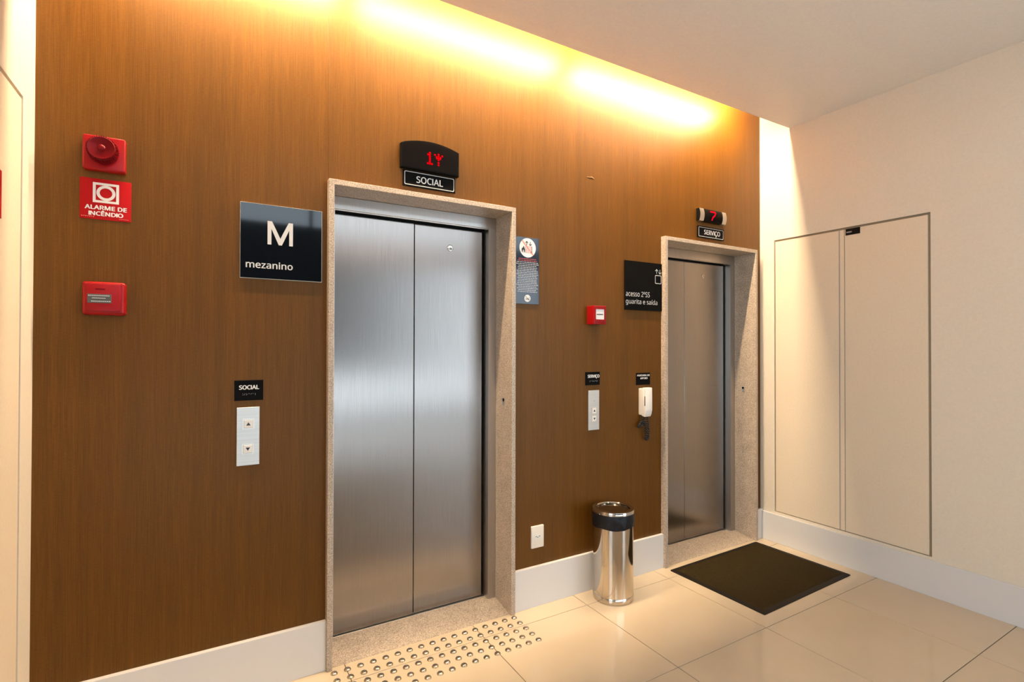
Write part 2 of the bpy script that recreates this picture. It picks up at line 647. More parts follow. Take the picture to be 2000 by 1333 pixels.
structure('wall_left.001', bm, M['wall_paint'])
bm = NB()
for k in range(4):
    yy = by0 + (by1 - by0) * k / 3
    box(bm, BAY_X - 0.08, BAY_X - 0.03, yy - 0.025, yy + 0.025, bz0, bz1)
structure('window_4', bm, M['window_metal'])  # frame of the added fill window, out of view
structure('ceiling.001', box(NB(), XL - 0.02, XR + 0.02, -0.195, 0.06, 3.10, 3.15), M['ceiling_paint'])

# tall hall behind the camera
bm = NB()
box(bm, -2.6, 6.6, HALL_Y - 0.02, HALL_Y + 0.08, 3.15, 5.5)
box(bm, XR + 0.15, 6.6, HALL_Y - 0.02, HALL_Y + 0.08, -0.1, 3.15)
structure('wall_front', bm, M['wall_paint'])
structure('wall_right.001', box(NB(), 6.6, 6.7, BACK_Y - 0.1, HALL_Y + 0.08, -0.1, 5.5), M['wall_paint'])
structure('ceiling.002', box(NB(), -2.7, 6.7, BACK_Y - 0.1, HALL_Y + 0.08, 5.5, 5.6), M['ceiling_paint'])
bm = NB()
xs = sorted({-2.7, 6.7} | {w[0] for w in WINDOWS} | {w[1] for w in WINDOWS})
zs = sorted({-0.1, 5.6} | {w[2] for w in WINDOWS} | {w[3] for w in WINDOWS})
for a, b2 in zip(xs, xs[1:]):
    for c, d in zip(zs, zs[1:]):
        mx_, mz_ = (a + b2) / 2, (c + d) / 2
        if not any(w[0] < mx_ < w[1] and w[2] < mz_ < w[3] for w in WINDOWS):
            box(bm, a, b2, BACK_Y - 0.1, BACK_Y, c, d)
structure('wall_back', bm, M['hall'])
# unseen glowing strip added to put a warm band in the door reflections
structure('trim_3', box(NB(), 1.75, 3.7, BACK_Y - 0.02, BACK_Y + 0.06, 3.0, 3.2, 0.01), M['hall_lamp'])
for wi, (x0, x1, z0, z1) in enumerate(WINDOWS):
    bm = NB()
    k = max(1, round((x1 - x0) / 1.2))
    for s in range(k + 1):
        xx = x0 + (x1 - x0) * s / k
        box(bm, xx - 0.025, xx + 0.025, BACK_Y - 0.08, BACK_Y - 0.03, z0, z1)
    for zz in (z0 + 0.025, z1 - 0.025):
        box(bm, x0, x1, BACK_Y - 0.075, BACK_Y - 0.035, zz - 0.025, zz + 0.025)
    structure('window_%d' % (wi + 1), bm, M['window_metal'])

# baseboards
def baseboard(name, x0, x1):
    structure(name, box(NB(), x0, x1, 0.0, WY - 0.0003, 0.0, 0.203, 0.0012), M['baseboard'])


baseboard('baseboard_far', XL, P1[0])
baseboard('baseboard_far.001', P1[1], P2[0])
baseboard('baseboard_far.002', P2[1], XR - 0.0005)
structure('baseboard_right', box(NB(), XR - 0.014, XR - 0.0003, HALL_Y, -0.0005, 0.0, 0.192, 0.0012), M['baseboard'])
structure('baseboard_left', box(NB(), XL + 0.0003, XL + 0.014, BAY_Y, -0.0005, 0.0, 0.192, 0.0012), M['baseboard'])


# ------------------------------------------------------------------ lifts
def lift(k, P, seam, dz, portal_label, door_label):
    x0, x1, top = P
    th = 0.0225
    yb = 0.152
    soff = top - th
    # stone portal
    r = structure_root('trim_%d' % k, ((x0 + x1) / 2, -0.015, 0), portal_label, 'stone portal')
    obj('jamb', box(NB(), x0, x0 + th, -0.015, yb, 0.0, soff, 0.0012), M['granite'], r)
    obj('jamb', box(NB(), x1 - th, x1, -0.015, yb, 0.0, soff, 0.0012), M['granite'], r)
    obj('lintel', box(NB(), x0, x1, -0.015, yb, soff, top, 0.0012), M['granite'], r)
    t = obj('threshold', prism(NB(), [(0.006, -0.002), (0.006, 0.0015), (yb, 0.023), (0.196, 0.023), (0.196, -0.002)], x0 + th, x1 - th, 'x'), M['granite'], r)
    t['label'] = 'sloping granite threshold'
    # steel doors
    d = structure_root('door_%d' % k, ((x0 + x1) / 2, yb, 0), door_label, 'lift door')
    a, b_ = x0 + th, x1 - th
    head = soff - 0.058
    for s in (0, 1):
        if s:
            pts = [(b_, yb), (b_, 0.23), (b_ - 0.044, 0.23), (b_ - 0.044, yb)]
        else:
            pts = [(a, yb), (a, 0.23), (a + 0.036, 0.23), (a + 0.036, yb)]
        obj('frame_jamb', prism(NB(), pts, 0.020, head, 'z'), M['steel_dark'], d)
    bm = NB()
    box(bm, a, b_, yb, yb + 0.038, head, soff, 0.0015)
    box(bm, a, b_, yb + 0.006, yb + 0.010, head - 0.004, head + 0.001)
    obj('frame_head', bm, M['steel_dark'], d)
    pt = head - 0.009
    obj('door_panel', box(NB(), a + 0.02, seam - 0.002, 0.200, 0.226, 0.0275, pt, 0.002, 2), M['steel'], d)
    dp = obj('door_panel', box(NB(), seam + 0.002, b_ - 0.056, 0.203, 0.229, 0.0275, pt, 0.002, 2), M['steel'], d)
    obj('sill_track', box(NB(), a, b_, 0.190, 0.245, 0.006, 0.0245, 0.001), M['aluminium'], d)
    obj('shaft_back', box(NB(), a - 0.01, b_ + 0.01, 0.250, 0.27, 0.0, soff + 0.02), M['shaft'], d)  # black plate added behind the doors to stop light and darken the gaps
    return r, d, dp, (a, b_, soff, head)


r1, d1, dp1, g1_ = lift(1, P1, 0.877, 0, 'granite portal around the tall lift doors under the SOCIAL display', 'brushed steel two-panel lift doors beneath the SOCIAL display')
r2, d2, dp2, g2_ = lift(2, P2, 2.796, 0, 'granite portal beside the closet wall under the SERVIÇO plate', 'brushed steel two-panel lift doors behind the dark floor mat')


def lock(dp, cx, cz, r, yf):
    lk = obj('door_lock', lathe(NB(), [(r, -0.001), (r, 0.002), (r * 0.9, 0.003), (r * 0.78, 0.003), (r * 0.74, 0.0016), (r * 0.60, 0.0016), (r * 0.56, 0.0032), (0.0, 0.0034)], (cx, yf, cz), '-y', 32), M['chrome'], dp, smooth=True)
    obj('keyhole', prism(NB(), [(cx - r * .1, cz + r * .34), (cx + r * .34, cz + r * .1), (cx + r * .3, cz - r * .3), (cx + r * .08, cz - r * .42), (cx + r * .1, cz)], yf - 0.002, yf - 0.0045), M['black_plastic'], dp)
    return lk


lock(dp1, 1.068, 1.838, 0.0165, 0.203)
lock(dp2, 2.988, 1.828, 0.012, 0.203)


def key_plate(x, y, z, label):
    t = thing('key_switch', (x, y, z - 0.02), label, 'switch', 'key switches in the granite reveals')
    obj('plate', prism(NB(), rrect(y - 0.009, y + 0.009, z - 0.019, z + 0.019, 0.003), x, x - 0.002, 'x', 0.0005, 1), M['plate'], t)
    obj('slot', prism(NB(), rrect(y - 0.006, y + 0.007, z + 0.001, z + 0.016, 0.001, 2), x - 0.0018, x - 0.0032, 'x'), M['black_plastic'], t)


key_plate(g1_[1], 0.066, 1.055, 'small key switch set in the granite jamb of the SOCIAL lift')
key_plate(g2_[1], 0.083, 1.037, 'small key switch set in the granite jamb beside the closet wall')

# ------------------------------------------------------------------ closet on the right wall, cabinet door on the left
d3 = structure_root('door_3', (XR, (CY0 + CY1) / 2, CZ0), 'cream flush double closet door with thin shadow grooves and a black tag', 'closet door')
bm = NB()
box(bm, XR + 0.012, XR + 0.05, CY0, CY1, CZ0, CZ1)
obj('groove_lining', bm, M['groove'], d3)
gz0, gz1 = CZ0 + 0.005, CZ1 - 0.013
obj('door_leaf', box(NB(), XR + 0.0005, XR + 0.03, -0.507, CY1 - 0.0085, gz0, gz1, 0.001), M['door_paint'], d3)
obj('door_leaf', box(NB(), XR + 0.0005, XR + 0.03, CY0 + 0.0135, -0.5425, gz0, gz1, 0.001), M['door_paint'], d3)
obj('astragal', box(NB(), XR + 0.0005, XR + 0.03, -0.5385, -0.5135, gz0, gz1, 0.001), M['door_paint'], d3)
obj('edge_strip', box(NB(), XR + 0.001, XR + 0.03, -0.5128, -0.5077, gz0, gz1), M['groove_grey'], d3)
tg = thing('door_tag', (XR, -0.59, 2.022), 'small black tag at the top of the closet door leaf', 'tag')
obj('plate', box(NB(), XR - 0.003, XR + 0.0005, -0.630, -0.549, 2.017, 2.055, 0.0006), M['black_plastic'], tg)
bm = NB()
for k in range(5):
    box(bm, XR - 0.0033, XR - 0.0029, -0.559 - 0.0062 * k, -0.5548 - 0.0062 * k, 2.031, 2.0385)
obj('lettering', bm, M['grey_print'], tg)

d4 = structure_root('door_4', (XL, (LY0 + LY1) / 2, 0.22), 'cream flush cabinet door carrying a red sign in the side wall', 'cabinet door')
obj('groove_lining', box(NB(), XL - 0.05, XL - 0.010, LY0, LY1, 0.22, LZ1), M['groove_grey'], d4)
obj('door_leaf', box(NB(), XL - 0.03, XL - 0.0005, LY0 + 0.012, LY1 - 0.012, 0.235, LZ1 - 0.012, 0.001), M['door_paint'], d4)
hs = thing('cabinet_sign', (XL, -0.366, 1.687), 'red square sign with a white ring on the cream cabinet door', 'sign')
obj('plate', box(NB(), XL, XL + 0.002, -0.436, -0.297, 1.687, 1.819, 0.0005), M['red_sign'], hs)
bm = NB()
frame_ring(bm, circle(-0.3665, 1.753, 0.046), circle(-0.3665, 1.753, 0.038), XL + 0.0019, XL + 0.0023, 'x')
obj('emblem', bm, M['white_print'], hs)

# ------------------------------------------------------------------ cove tubes, and unseen downlights added for warm fill
def cove_tube(x0, x1, label):
    y, z = -0.1812, 2.945
    t = thing('cove_lamp', ((x0 + x1) / 2, -0.195, z), label, 'lamp', 'tube lamps in the ceiling slot')
    obj('tube', tube(NB(), [(x0 + 0.02, y, z), ((x0 + x1) / 2, y, z), (x1 - 0.02, y, z)], 0.0115, 12), M['tube'], t, smooth=True)
    obj('batten', box(NB(), x0, x1, -0.1949, -0.1942, z - 0.012, z + 0.012), M['white_plastic'], t)
    for xx in (x0, x1):
        obj('socket', box(NB(), xx - 0.012, xx + 0.012, -0.1949, -0.160, z - 0.015, z + 0.015, 0.002), M['white_plastic'], t)


cove_tube(-0.34, 0.52, 'warm tube lamp in the ceiling slot above the fire siren')
cove_tube(0.58, 1.74, 'warm tube lamp in the ceiling slot above the SOCIAL lift')
cove_tube(1.82, 3.06, 'warm tube lamp in the ceiling slot above the SERVIÇO lift')
for k, (x, y) in enumerate(((0.5, -2.35), (1.9, -2.35))):
    t = thing('downlight', (x, y, CZ), ['recessed round downlight above the camera position', 'recessed round downlight in front of the closet wall'][k], 'lamp', 'recessed downlights of the lobby')
    obj('trim_ring', frame_ring(NB(), circle(x, y, 0.10), circle(x, y, 0.085), CZ - 0.006, CZ - 0.0002, 'z'), M['white_plastic'], t)
    obj('diffuser', prism(NB(), circle(x, y, 0.084), CZ - 0.002, CZ - 0.0004, 'z'), M['lamp_disc'], t)
    d = bpy.data.lights.new('downlight_glow', 'AREA')
    d.shape = 'DISK'
    d.size = 0.16
    d.energy = FILL_LAMP_POWER
    d.color = FILL_LAMP_COLOUR
    o = bpy.data.objects.new('downlight_glow', d)
    o.location = (0, 0, -0.008)
    o.parent = t
    col.objects.link(o)

# ------------------------------------------------------------------ signs and devices on the laminate wall
Y = WY                          # wall face; things grow towards -y


def plate_thing(name, x0, x1, z0, z1, th, material, label, cat, group=None, r=0.0, bev=0.0006, part='plate'):
    t = thing(name, ((x0 + x1) / 2, Y, z0), label, cat, group)
    bm = NB()
    if r:
        rplate(bm, x0, x1, z0, z1, r, Y, Y - th, bev)
    else:
        box(bm, x0, x1, Y - th, Y, z0, z1, bev)
    return t, obj(part, bm, material, t, smooth=bool(r))


# fire siren
t, pl = plate_thing('fire_siren', -0.365, -0.247, 1.936, 2.054, 0.026, M['red_plastic'], 'round red fire siren on a square red base above the ALARME DE INCÊNDIO sign', 'siren', r=0.008, bev=0.006, part='base')
c = (-0.307, Y, 1.998)
obj('horn', lathe(NB(), [(0.042, 0.024), (0.042, 0.050), (0.0405, 0.068), (0.0385, 0.0735), (0.0360, 0.0765), (0.030, 0.0745), (0.012, 0.0728), (0.0085, 0.077), (0.006, 0.0785), (0.0, 0.079)], c, '-y', 48), M['dark_red_plastic'], t, smooth=True)
bm = NB()
for k in range(40):
    a = 2 * PI * k / 40
    ca_, sa_ = math.cos(a), math.sin(a)
    tx, tz = -sa_ * 0.0014, ca_ * 0.0014
    vs_ = []
    for rr in (0.0405, 0.0443):
        for yy in (Y - 0.040, Y - 0.073):
            for s in (-1, 1):
                q_ = rr if yy == Y - 0.040 else rr - 0.0025
                vs_.append(bm.verts.new((c[0] + q_ * ca_ + s * tx, yy, c[2] + q_ * sa_ + s * tz)))
    for f in ((0, 1, 3, 2), (4, 6, 7, 5), (0, 4, 5, 1), (2, 3, 7, 6), (0, 2, 6, 4), (1, 5, 7, 3)):
        bm.faces.new([vs_[i] for i in f])
obj('ribs', bm, M['dark_red_plastic'], t)

# alarm sign
t, pl = plate_thing('fire_alarm_sign', -0.374, -0.2325, 1.772, 1.912, 0.002, M['red_sign'], 'red sign reading ALARME DE INCÊNDIO under the siren', 'sign', r=0.004, bev=0.0004)
yt = Y - 0.0024
bm = NB()
frame_ring(bm, [(-0.339, 1.830), (-0.267, 1.830), (-0.267, 1.8985), (-0.339, 1.8985)], [(-0.331, 1.838), (-0.275, 1.838), (-0.275, 1.8905), (-0.331, 1.8905)], yt, Y - 0.0018)
frame_ring(bm, circle(-0.303, 1.8642, 0.0262, 40), circle(-0.303, 1.8642, 0.0172, 40), yt, Y - 0.0018)
obj('pictogram', bm, M['white_print'], t)
bm = NB()
add_text(bm, 'ALARME DE', -0.3605, -0.2445, 1.8055, 1.8205, yt, 0.06)
add_text(bm, 'INCÊNDIO', -0.3500, -0.2545, 1.7845, 1.8035, yt, 0.05)
obj('lettering', bm, M['white_print'], t)
bm = NB()
for k in range(7):
    box(bm, -0.3695 + 0.0052 * k, -0.366 + 0.0052 * k, yt, yt + 0.0004, 1.7795 + 0.0006 * (k % 2), 1.7815)
for k in range(5):
    box(bm, -0.266 + 0.0055 * k, -0.262 + 0.0055 * k, yt, yt + 0.0004, 1.7785, 1.7795)
obj('small_print', bm, M['salmon_print'], t)['kind'] = 'stuff'

# manual call point beside the lift buttons
t, pl = plate_thing('fire_call_point', -0.362, -0.243, 1.442, 1.556, 0.030, M['red_plastic'], 'wide red break-glass call point with a dark label window', 'alarm', r=0.010, bev=0.011, part='housing')
obj('front_panel', rplate(NB(), -0.353, -0.258, 1.455, 1.547, 0.005, Y - 0.029, Y - 0.0335, 0.0012), M['red_plastic'], t, smooth=True)
lw = obj('label_window', box(NB(), -0.3462, -0.2815, Y - 0.0345, Y - 0.032, 1.4825, 1.5125, 0.0005), M['grey_label'], t)
bm = NB()
for z, n_, x0, wd in ((1.5055, 11, -0.344, 0.0042), (1.4975, 7, -0.334, 0.0048), (1.4865, 10, -0.336, 0.0040)):
    for k in range(n_):
        box(bm, x0 + 0.0053 * k, x0 + 0.0053 * k + wd, Y - 0.0349, Y - 0.0344, z, z + (0.0028 if n_ == 7 else 0.0036))
obj('small_print', bm, M['grey_print'], t)['kind'] = 'stuff'
bm = NB()
box(bm, -0.3255, -0.299, Y - 0.0340, Y - 0.0333, 1.5275, 1.532)
obj('emblem', bm, M['dark_red_plastic'], t)

# mezzanine sign
t, pl = plate_thing('mezzanine_sign', 0.1075, 0.4090, 1.6010, 1.8955, 0.006, M['acrylic_edge'], 'large glossy black square sign reading M mezanino', 'sign', bev=0.0005, part='backing')
obj('face', box(NB(), 0.1087, 0.4070, Y - 0.0085, Y - 0.0055, 1.6028, 1.8943, 0.0004), M['black_gloss'], t)
ym = Y - 0.0089
mx0, mx1, mz0, mz1, st = 0.2035, 0.2965, 1.7385, 1.8310, 0.0140
xc = (mx0 + mx1) / 2
mp_ = [(mx0, mz0), (mx0, mz1), (mx0 + st * 1.15, mz1), (xc, mz0 + 0.026), (mx1 - st * 1.15, mz1), (mx1, mz1), (mx1, mz0), (mx1 - st, mz0),
       (mx1 - st, mz1 - 0.030), (xc + st * 0.42, mz0), (xc - st * 0.42, mz0), (mx0 + st, mz1 - 0.030), (mx0 + st, mz0)]
bm = NB()
flat_poly(bm, mp_, ym)
obj('letter', bm, M['silver_print'], t)
bm = NB()
add_text(bm, 'mezanino', 0.1275, 0.2965, 1.6420, 1.6700, ym, 0.03)
obj('lettering', bm, M['silver_print'], t)


# small call-button name plates with braille
def braille(bm, x0, x1, z, y, cells):
    n_ = len(cells)
    for k, cell in enumerate(cells):
        cx = x0 + (x1 - x0) * (k + 0.25) / n_
        for c_ in cell:
            px_ = cx + (0.0026 if c_ > 3 else 0)
            pz_ = z - 0.0026 * ((c_ - 1) % 3)
            prism(bm, circle(px_, pz_, 0.0008, 6), y, y - 0.0006)


t, pl = plate_thing('call_name_plate', 0.092, 0.192, 1.126, 1.2045, 0.003, M['black_matt'], 'small black braille plate reading SOCIAL above the call buttons', 'sign', 'black braille plates over the wall controls')
bm = NB()
add_text(bm, 'SOCIAL', 0.1075, 0.1775, 1.1685, 1.1855, Y - 0.0034, 0.055)
obj('lettering', bm, M['white_print'], t)
bm = NB()
braille(bm, 0.116, 0.170, 1.1525, Y - 0.0029, [(4, 6), (2, 3, 4), (1, 3, 5), (1, 4), (2, 4), (1,), (1, 2, 3)])
obj('braille', bm, M['silver_print'], t)

t, pl = plate_thing('call_name_plate', 1.797, 1.899, 1.122, 1.195, 0.003, M['black_matt'], 'small black braille plate reading SERVIÇO above the call buttons', 'sign', 'black braille plates over the wall controls')
bm = NB()
add_text(bm, 'SERVIÇO', 1.8120, 1.8955, 1.1575, 1.1800, Y - 0.0034, 0.045)
obj('lettering', bm, M['white_print'], t)
bm = NB()
braille(bm, 1.820, 1.888, 1.1465, Y - 0.0029, [(4, 6), (2, 3, 4), (1, 5), (1, 2, 3, 5), (1, 2, 3, 6), (2, 4), (1, 2, 3, 4, 6), (1, 3, 5)])
obj('braille', bm, M['silver_print'], t)

t, pl = plate_thing('intercom_name_plate', 2.175, 2.287, 1.109, 1.180, 0.003, M['black_matt'], 'small black plate with two white lines above the intercom handset', 'sign', 'black braille plates over the wall controls')
bm = NB()
add_text(bm, 'PORTARIA DE', 2.1825, 2.2835, 1.1600, 1.1705, Y - 0.0034, 0.07)
add_text(bm, 'APOIO', 2.2060, 2.2660, 1.1425, 1.1540, Y - 0.0034, 0.07)
obj('lettering', bm, M['white_print'], t)


# call-button plates
def call_panel(x0, x1, z0, z1, ups, size, label, framed=True):
    t, pl = plate_thing('call_button_panel', x0, x1, z0, z1, 0.006, M['plate'], label, 'button panel', 'lift call button panels')
    for kind, cx, cz in ups:
        h = size / 2
        fr = obj('button_frame', frame_ring(NB(), [(cx - h * 1.38, cz - h * 1.3), (cx + h * 1.38, cz - h * 1.3), (cx + h * 1.38, cz + h * 1.38), (cx - h * 1.38, cz + h * 1.38)],
                                          [(cx - h * 1.1, cz - h * 1.08), (cx + h * 1.1, cz - h * 1.08), (cx + h * 1.1, cz + h * 1.08), (cx - h * 1.1, cz + h * 1.08)], Y - 0.005, Y - 0.0085), M['aluminium'], t)
        bt = obj('button', box(NB(), cx - h, cx + h, Y - 0.0095, Y - 0.005, cz - h, cz + h, 0.0008), M['white_plastic'], t)
        s = 1 if kind == 'up' else -1
        w_ = h * 0.52
        bm = NB()
        flat_poly(bm, [(cx - w_, cz - s * w_ * 0.75), (cx + w_, cz - s * w_ * 0.75), (cx, cz + s * w_ * 0.85)], Y - 0.0098)
        obj('arrow', bm, M['arrow_print'], bt)
    return t


call_panel(0.1005, 0.1795, 0.8755, 1.0998, (('up', 0.1405, 1.0355), ('down', 0.1390, 0.9390)), 0.0300, 'aluminium plate with two lift call buttons below the SOCIAL plate')
t = call_panel(1.8155, 1.8920, 0.8725, 1.0925, (('up', 1.8555, 0.980), ('down', 1.8555, 0.9345)), 0.0290, 'aluminium plate with two lift call buttons below the SERVIÇO braille plate')
bm = NB()
for k, (dx, dz_) in enumerate(((-0.004, 0.003), (0.0035, 0.004), (0.001, -0.004))):
    prism(bm, circle(1.8555 + dx, 1.0325 + dz_, 0.0011, 8), Y - 0.0058, Y - 0.0064)
obj('speaker_holes', bm, M['black_print'], t)

# display above the social lift
pts = [(0.7405, 2.1385), (1.0230, 2.1385), (1.0230, 2.2500)]
for k in range(1, 16):
    u = k / 16
    pts.append((1.0230 - (1.0230 - 0.7405) * u, 2.2490 + 0.0300 * 4 * u * (1 - u) * 0.85))
pts.append((0.7405, 2.2480))
t = thing('floor_display', (0.882, Y, 2.1385), 'black arched floor display with red LED figure over the SOCIAL lift', 'display')
obj('housing', prism(NB(), pts, Y, Y - 0.022, bev=0.002), M['black_plastic'], t)
ins = [(0.882 + (p[0] - 0.882) * 0.955, 2.195 + (p[1] - 2.195) * 0.90) for p in pts]
obj('display_window', prism(NB(), ins, Y - 0.0215, Y - 0.0228), M['display'], t)
yd = Y - 0.0230


def leds(cx0, z0, dx, dz_, cells, r):
    bm = NB()
    for i, j in cells:
        prism(bm, circle(cx0 + i * dx, z0 - j * dz_, r, 8), yd + 0.0004, yd - 0.0006)
    return bm


one = [(1, 0), (0.2, 1), (1, 1), (1, 2), (1, 3), (1, 4), (1, 5), (0, 6), (1, 6), (2, 6)]
arrow = [(2, 0), (0.1, 0.55), (3.9, 0.55), (2, 1), (1, 1.6), (3, 1.6), (2, 2), (2, 3), (1.2, 2.3), (2.8, 2.3), (2, 4.6), (2, 5.8)]
f1 = obj('digit', leds(0.866, 2.2240, 0.0095, 0.0082, one, 0.0025), M['led'], t)
f2 = obj('arrow', leds(0.8995, 2.2240, 0.0095, 0.0085, arrow, 0.0024), M['led'], t)
bm = NB()
for (i, j) in one:
    prism(bm, circle(0.866 + i * 0.0095, 2.2240 - j * 0.0082, 0.0062, 10), yd + 0.0005, yd + 0.0001)
for (i, j) in arrow:
    prism(bm, circle(0.8995 + i * 0.0095, 2.2240 - j * 0.0085, 0.0058, 10), yd + 0.0005, yd + 0.0001)
obj('lit_dots', bm, M['led_halo'], t)  # red haze around each LED, laid on as faintly glowing discs


# framed lift name plates
def lift_plate(x0, x1, z0, z1, body, tb, label, inset, bold=0.030):
    t, pl = plate_thing('lift_name_plate', x0, x1, z0, z1, 0.008, M['black_matt'], label, 'sign', 'framed name plates over the lifts')
    i = inset
    bm = NB()
    frame_ring(bm, rrect(x0 + i, x1 - i, z0 + i, z1 - i, 0.006, 4), rrect(x0 + i + 0.0028, x1 - i - 0.0028, z0 + i + 0.0028, z1 - i - 0.0028, 0.0042, 4), Y - 0.0076, Y - 0.0086)
    obj('border', bm, M['silver_print'], t)
    bm = NB()
    add_text(bm, body, *tb, Y - 0.0086, bold)
    obj('lettering', bm, M['white_print'], t)


lift_plate(0.7545, 1.0095, 2.0615, 2.1345, 'SOCIAL', (0.8165, 0.9465, 2.0815, 2.1120), 'black framed plate reading SOCIAL over the lift portal', 0.006)
lift_plate(2.7045, 2.9590, 2.0390, 2.1140, 'SERVIÇO', (2.7620, 2.9200, 2.0540, 2.0935), 'black framed plate reading SERVIÇO over the lift portal', 0.007)

# curved display above the service lift
t = thing('floor_display', (2.835, Y, 2.143), 'curved floor display with aluminium ends and a red 7 over the SERVIÇO plate', 'display')
zc, zh = 2.183, 0.0400


def curve_shell(bm, x0, x1, extra):
    prof = [(Y, zc - zh)]
    for k in range(11):
        u = -1 + 2 * k / 10
        prof.append((Y - 0.022 - extra - 0.009 * (1 - u * u), zc + u * zh * 0.995))
    prof.append((Y, zc + zh))
    n_ = len(prof)
    A = [bm.verts.new((x0, p[0], p[1])) for p in prof]
    B = [bm.verts.new((x1, p[0], p[1])) for p in prof]
    bm.faces.new(A)
    bm.faces.new(B[::-1])
    for i in range(n_):
        j = (i + 1) % n_
        bm.faces.new((A[i], B[i], B[j], A[j]))
    return bm


def dy(z, extra=0.0):
    u = (z - zc) / zh
    return Y - 0.022 - extra - 0.009 * (1 - u * u)


obj('housing', curve_shell(NB(), 2.6990, 2.9560, 0.0), M['black_plastic'], t, smooth=True)
obj('display_window', curve_shell(NB(), 2.7400, 2.9150, 0.0008), M['display'], t, smooth=True)
obj('end_cap', curve_shell(NB(), 2.7000, 2.7385, 0.0016), M['aluminium'], t, smooth=True)
obj('end_cap', curve_shell(NB(), 2.9180, 2.9555, 0.0016), M['aluminium'], t, smooth=True)


def curved_bar(bm, p, q, w, n_=6, extra=0.0014):
    p, q = Vector(p), Vector(q)
    d_ = (q - p).normalized()
    nn = Vector((-d_.y, d_.x)) * w / 2
    prev = None
    for k in range(n_ + 1):
        m_ = p.lerp(q, k / n_)
        a_, b2 = m_ + nn, m_ - nn
        cur = (bm.verts.new((a_.x, dy(a_.y, extra), a_.y)), bm.verts.new((b2.x, dy(b2.y, extra), b2.y)))
        if prev:
            bm.faces.new((prev[0], cur[0], cur[1], prev[1]))
        prev = cur
    return bm


bm = NB()
curved_bar(bm, (2.798, 2.209), (2.852, 2.209), 0.010)
curved_bar(bm, (2.848, 2.206), (2.839, 2.188), 0.010, extra=0.0015)
curved_bar(bm, (2.841, 2.190), (2.819, 2.172), 0.010, extra=0.0016)
curved_bar(bm, (2.820, 2.176), (2.814, 2.153), 0.010, extra=0.0017)
obj('digit', bm, M['led_soft'], t)

# notice board on the portal
t, pl = plate_thing('notice_plate', 1.3425, 1.4885, 1.5545, 1.897, 0.004, M['navy'], 'tall navy notice with a white fire pictogram and lines of small print', 'sign')
yn = Y - 0.0043
cx, cz = 1.4185, 1.8435
bm = NB()
prism(bm, circle(cx, cz, 0.0495, 36), Y - 0.0038, yn)
obj('pictogram_disc', bm, M['white_print'], t)
yp = yn - 0.0003
bm = NB()
bar(bm, (cx - 0.034, cz + 0.036), (cx + 0.034, cz - 0.036), 0.0075, yp)
frame_ring(bm, [(cx - 0.014, cz - 0.026), (cx + 0.024, cz - 0.026), (cx + 0.024, cz + 0.008), (cx - 0.014, cz + 0.008)], [(cx - 0.0115, cz - 0.0235), (cx + 0.0215, cz - 0.0235), (cx + 0.0215, cz + 0.0055), (cx - 0.0115, cz + 0.0055)], yp, yp + 0.0002)
for k in range(3):
    bar(bm, (cx - 0.005 + 0.010 * k, cz - 0.022), (cx - 0.005 + 0.010 * k, cz - 0.003), 0.0042, yp - 0.0001)
    flat_poly(bm, circle(cx - 0.005 + 0.010 * k, cz + 0.0005, 0.0024, 10), yp - 0.0001)
obj('slash', bm, M['salmon_print'], t)
bm = NB()
for ax_, s in ((cx - 0.006, 1), (cx + 0.016, -1)):
    zc_ = cz + 0.023
    bar(bm, (ax_, zc_ - 0.010), (ax_, zc_ + 0.010), 0.0036, yp - 0.0002)
    bar(bm, (ax_ - 0.008, zc_ + s * 0.002), (ax_ + 0.0008, zc_ + s * 0.011), 0.0036, yp - 0.0002)
    bar(bm, (ax_ + 0.008, zc_ + s * 0.002), (ax_ - 0.0008, zc_ + s * 0.011), 0.0036, yp - 0.0002)
fl_ = [(-0.036, -0.022), (-0.037, -0.010), (-0.033, 0.000), (-0.030, -0.004), (-0.025, 0.010), (-0.020, -0.001), (-0.0165, -0.010), (-0.018, -0.022), (-0.023, -0.027), (-0.023, -0.016), (-0.027, -0.010), (-0.031, -0.018), (-0.030, -0.027)]
flat_poly(bm, [(cx + a_, cz + b_) for a_, b_ in fl_], yp - 0.0002)
bar(bm, (cx - 0.0125, cz - 0.024), (cx - 0.0125, cz + 0.004), 0.0016, yp - 0.0003)
bar(bm, (cx + 0.0245, cz - 0.024), (cx + 0.0245, cz + 0.010), 0.0030, yp - 0.0003)
obj('pictogram', bm, M['black_print'], t)
bm_w, bm_r = NB(), NB()
rnd = random.Random(3)
z = 1.7845
for k in range(20):
    width = [0.118, 0.130, 0.138, 0.142, 0.124, 0.128][k % 6] * rnd.uniform(0.86, 1.0)
    x = cx - 0.001 - width / 2
    xe = x + width
    while x < xe - 0.004:
        w_ = rnd.uniform(0.006, 0.018)
        w_ = min(w_, xe - x)
        box(bm_r if k < 2 else bm_w, x, x + w_, yn, Y - 0.0039, z, z + 0.0036)
        x += w_ + 0.0026
    z -= 0.0089
obj('small_print', bm_w, M['grey_print'], t)['kind'] = 'stuff'
sp = obj('small_print', bm_r, M['red_print'], t)
sp['label'] = 'reddish heading lines'
sp['kind'] = 'stuff'
bm = NB()
prism(bm, circle(cx - 0.001, 1.5835, 0.0185, 28), Y - 0.0038, yn)
obj('pictogram_disc', bm, M['white_print'], t)
bm = NB()
bar(bm, (cx - 0.013, 1.580), (cx + 0.010, 1.580), 0.0032, yp)
bar(bm, (cx - 0.012, 1.594), (cx + 0.011, 1.573), 0.0026, yp - 0.0001)
bar(bm, (cx + 0.009, 1.583), (cx + 0.009, 1.592), 0.0020, yp - 0.0002)
obj('pictogram', bm, M['black_print'], t)

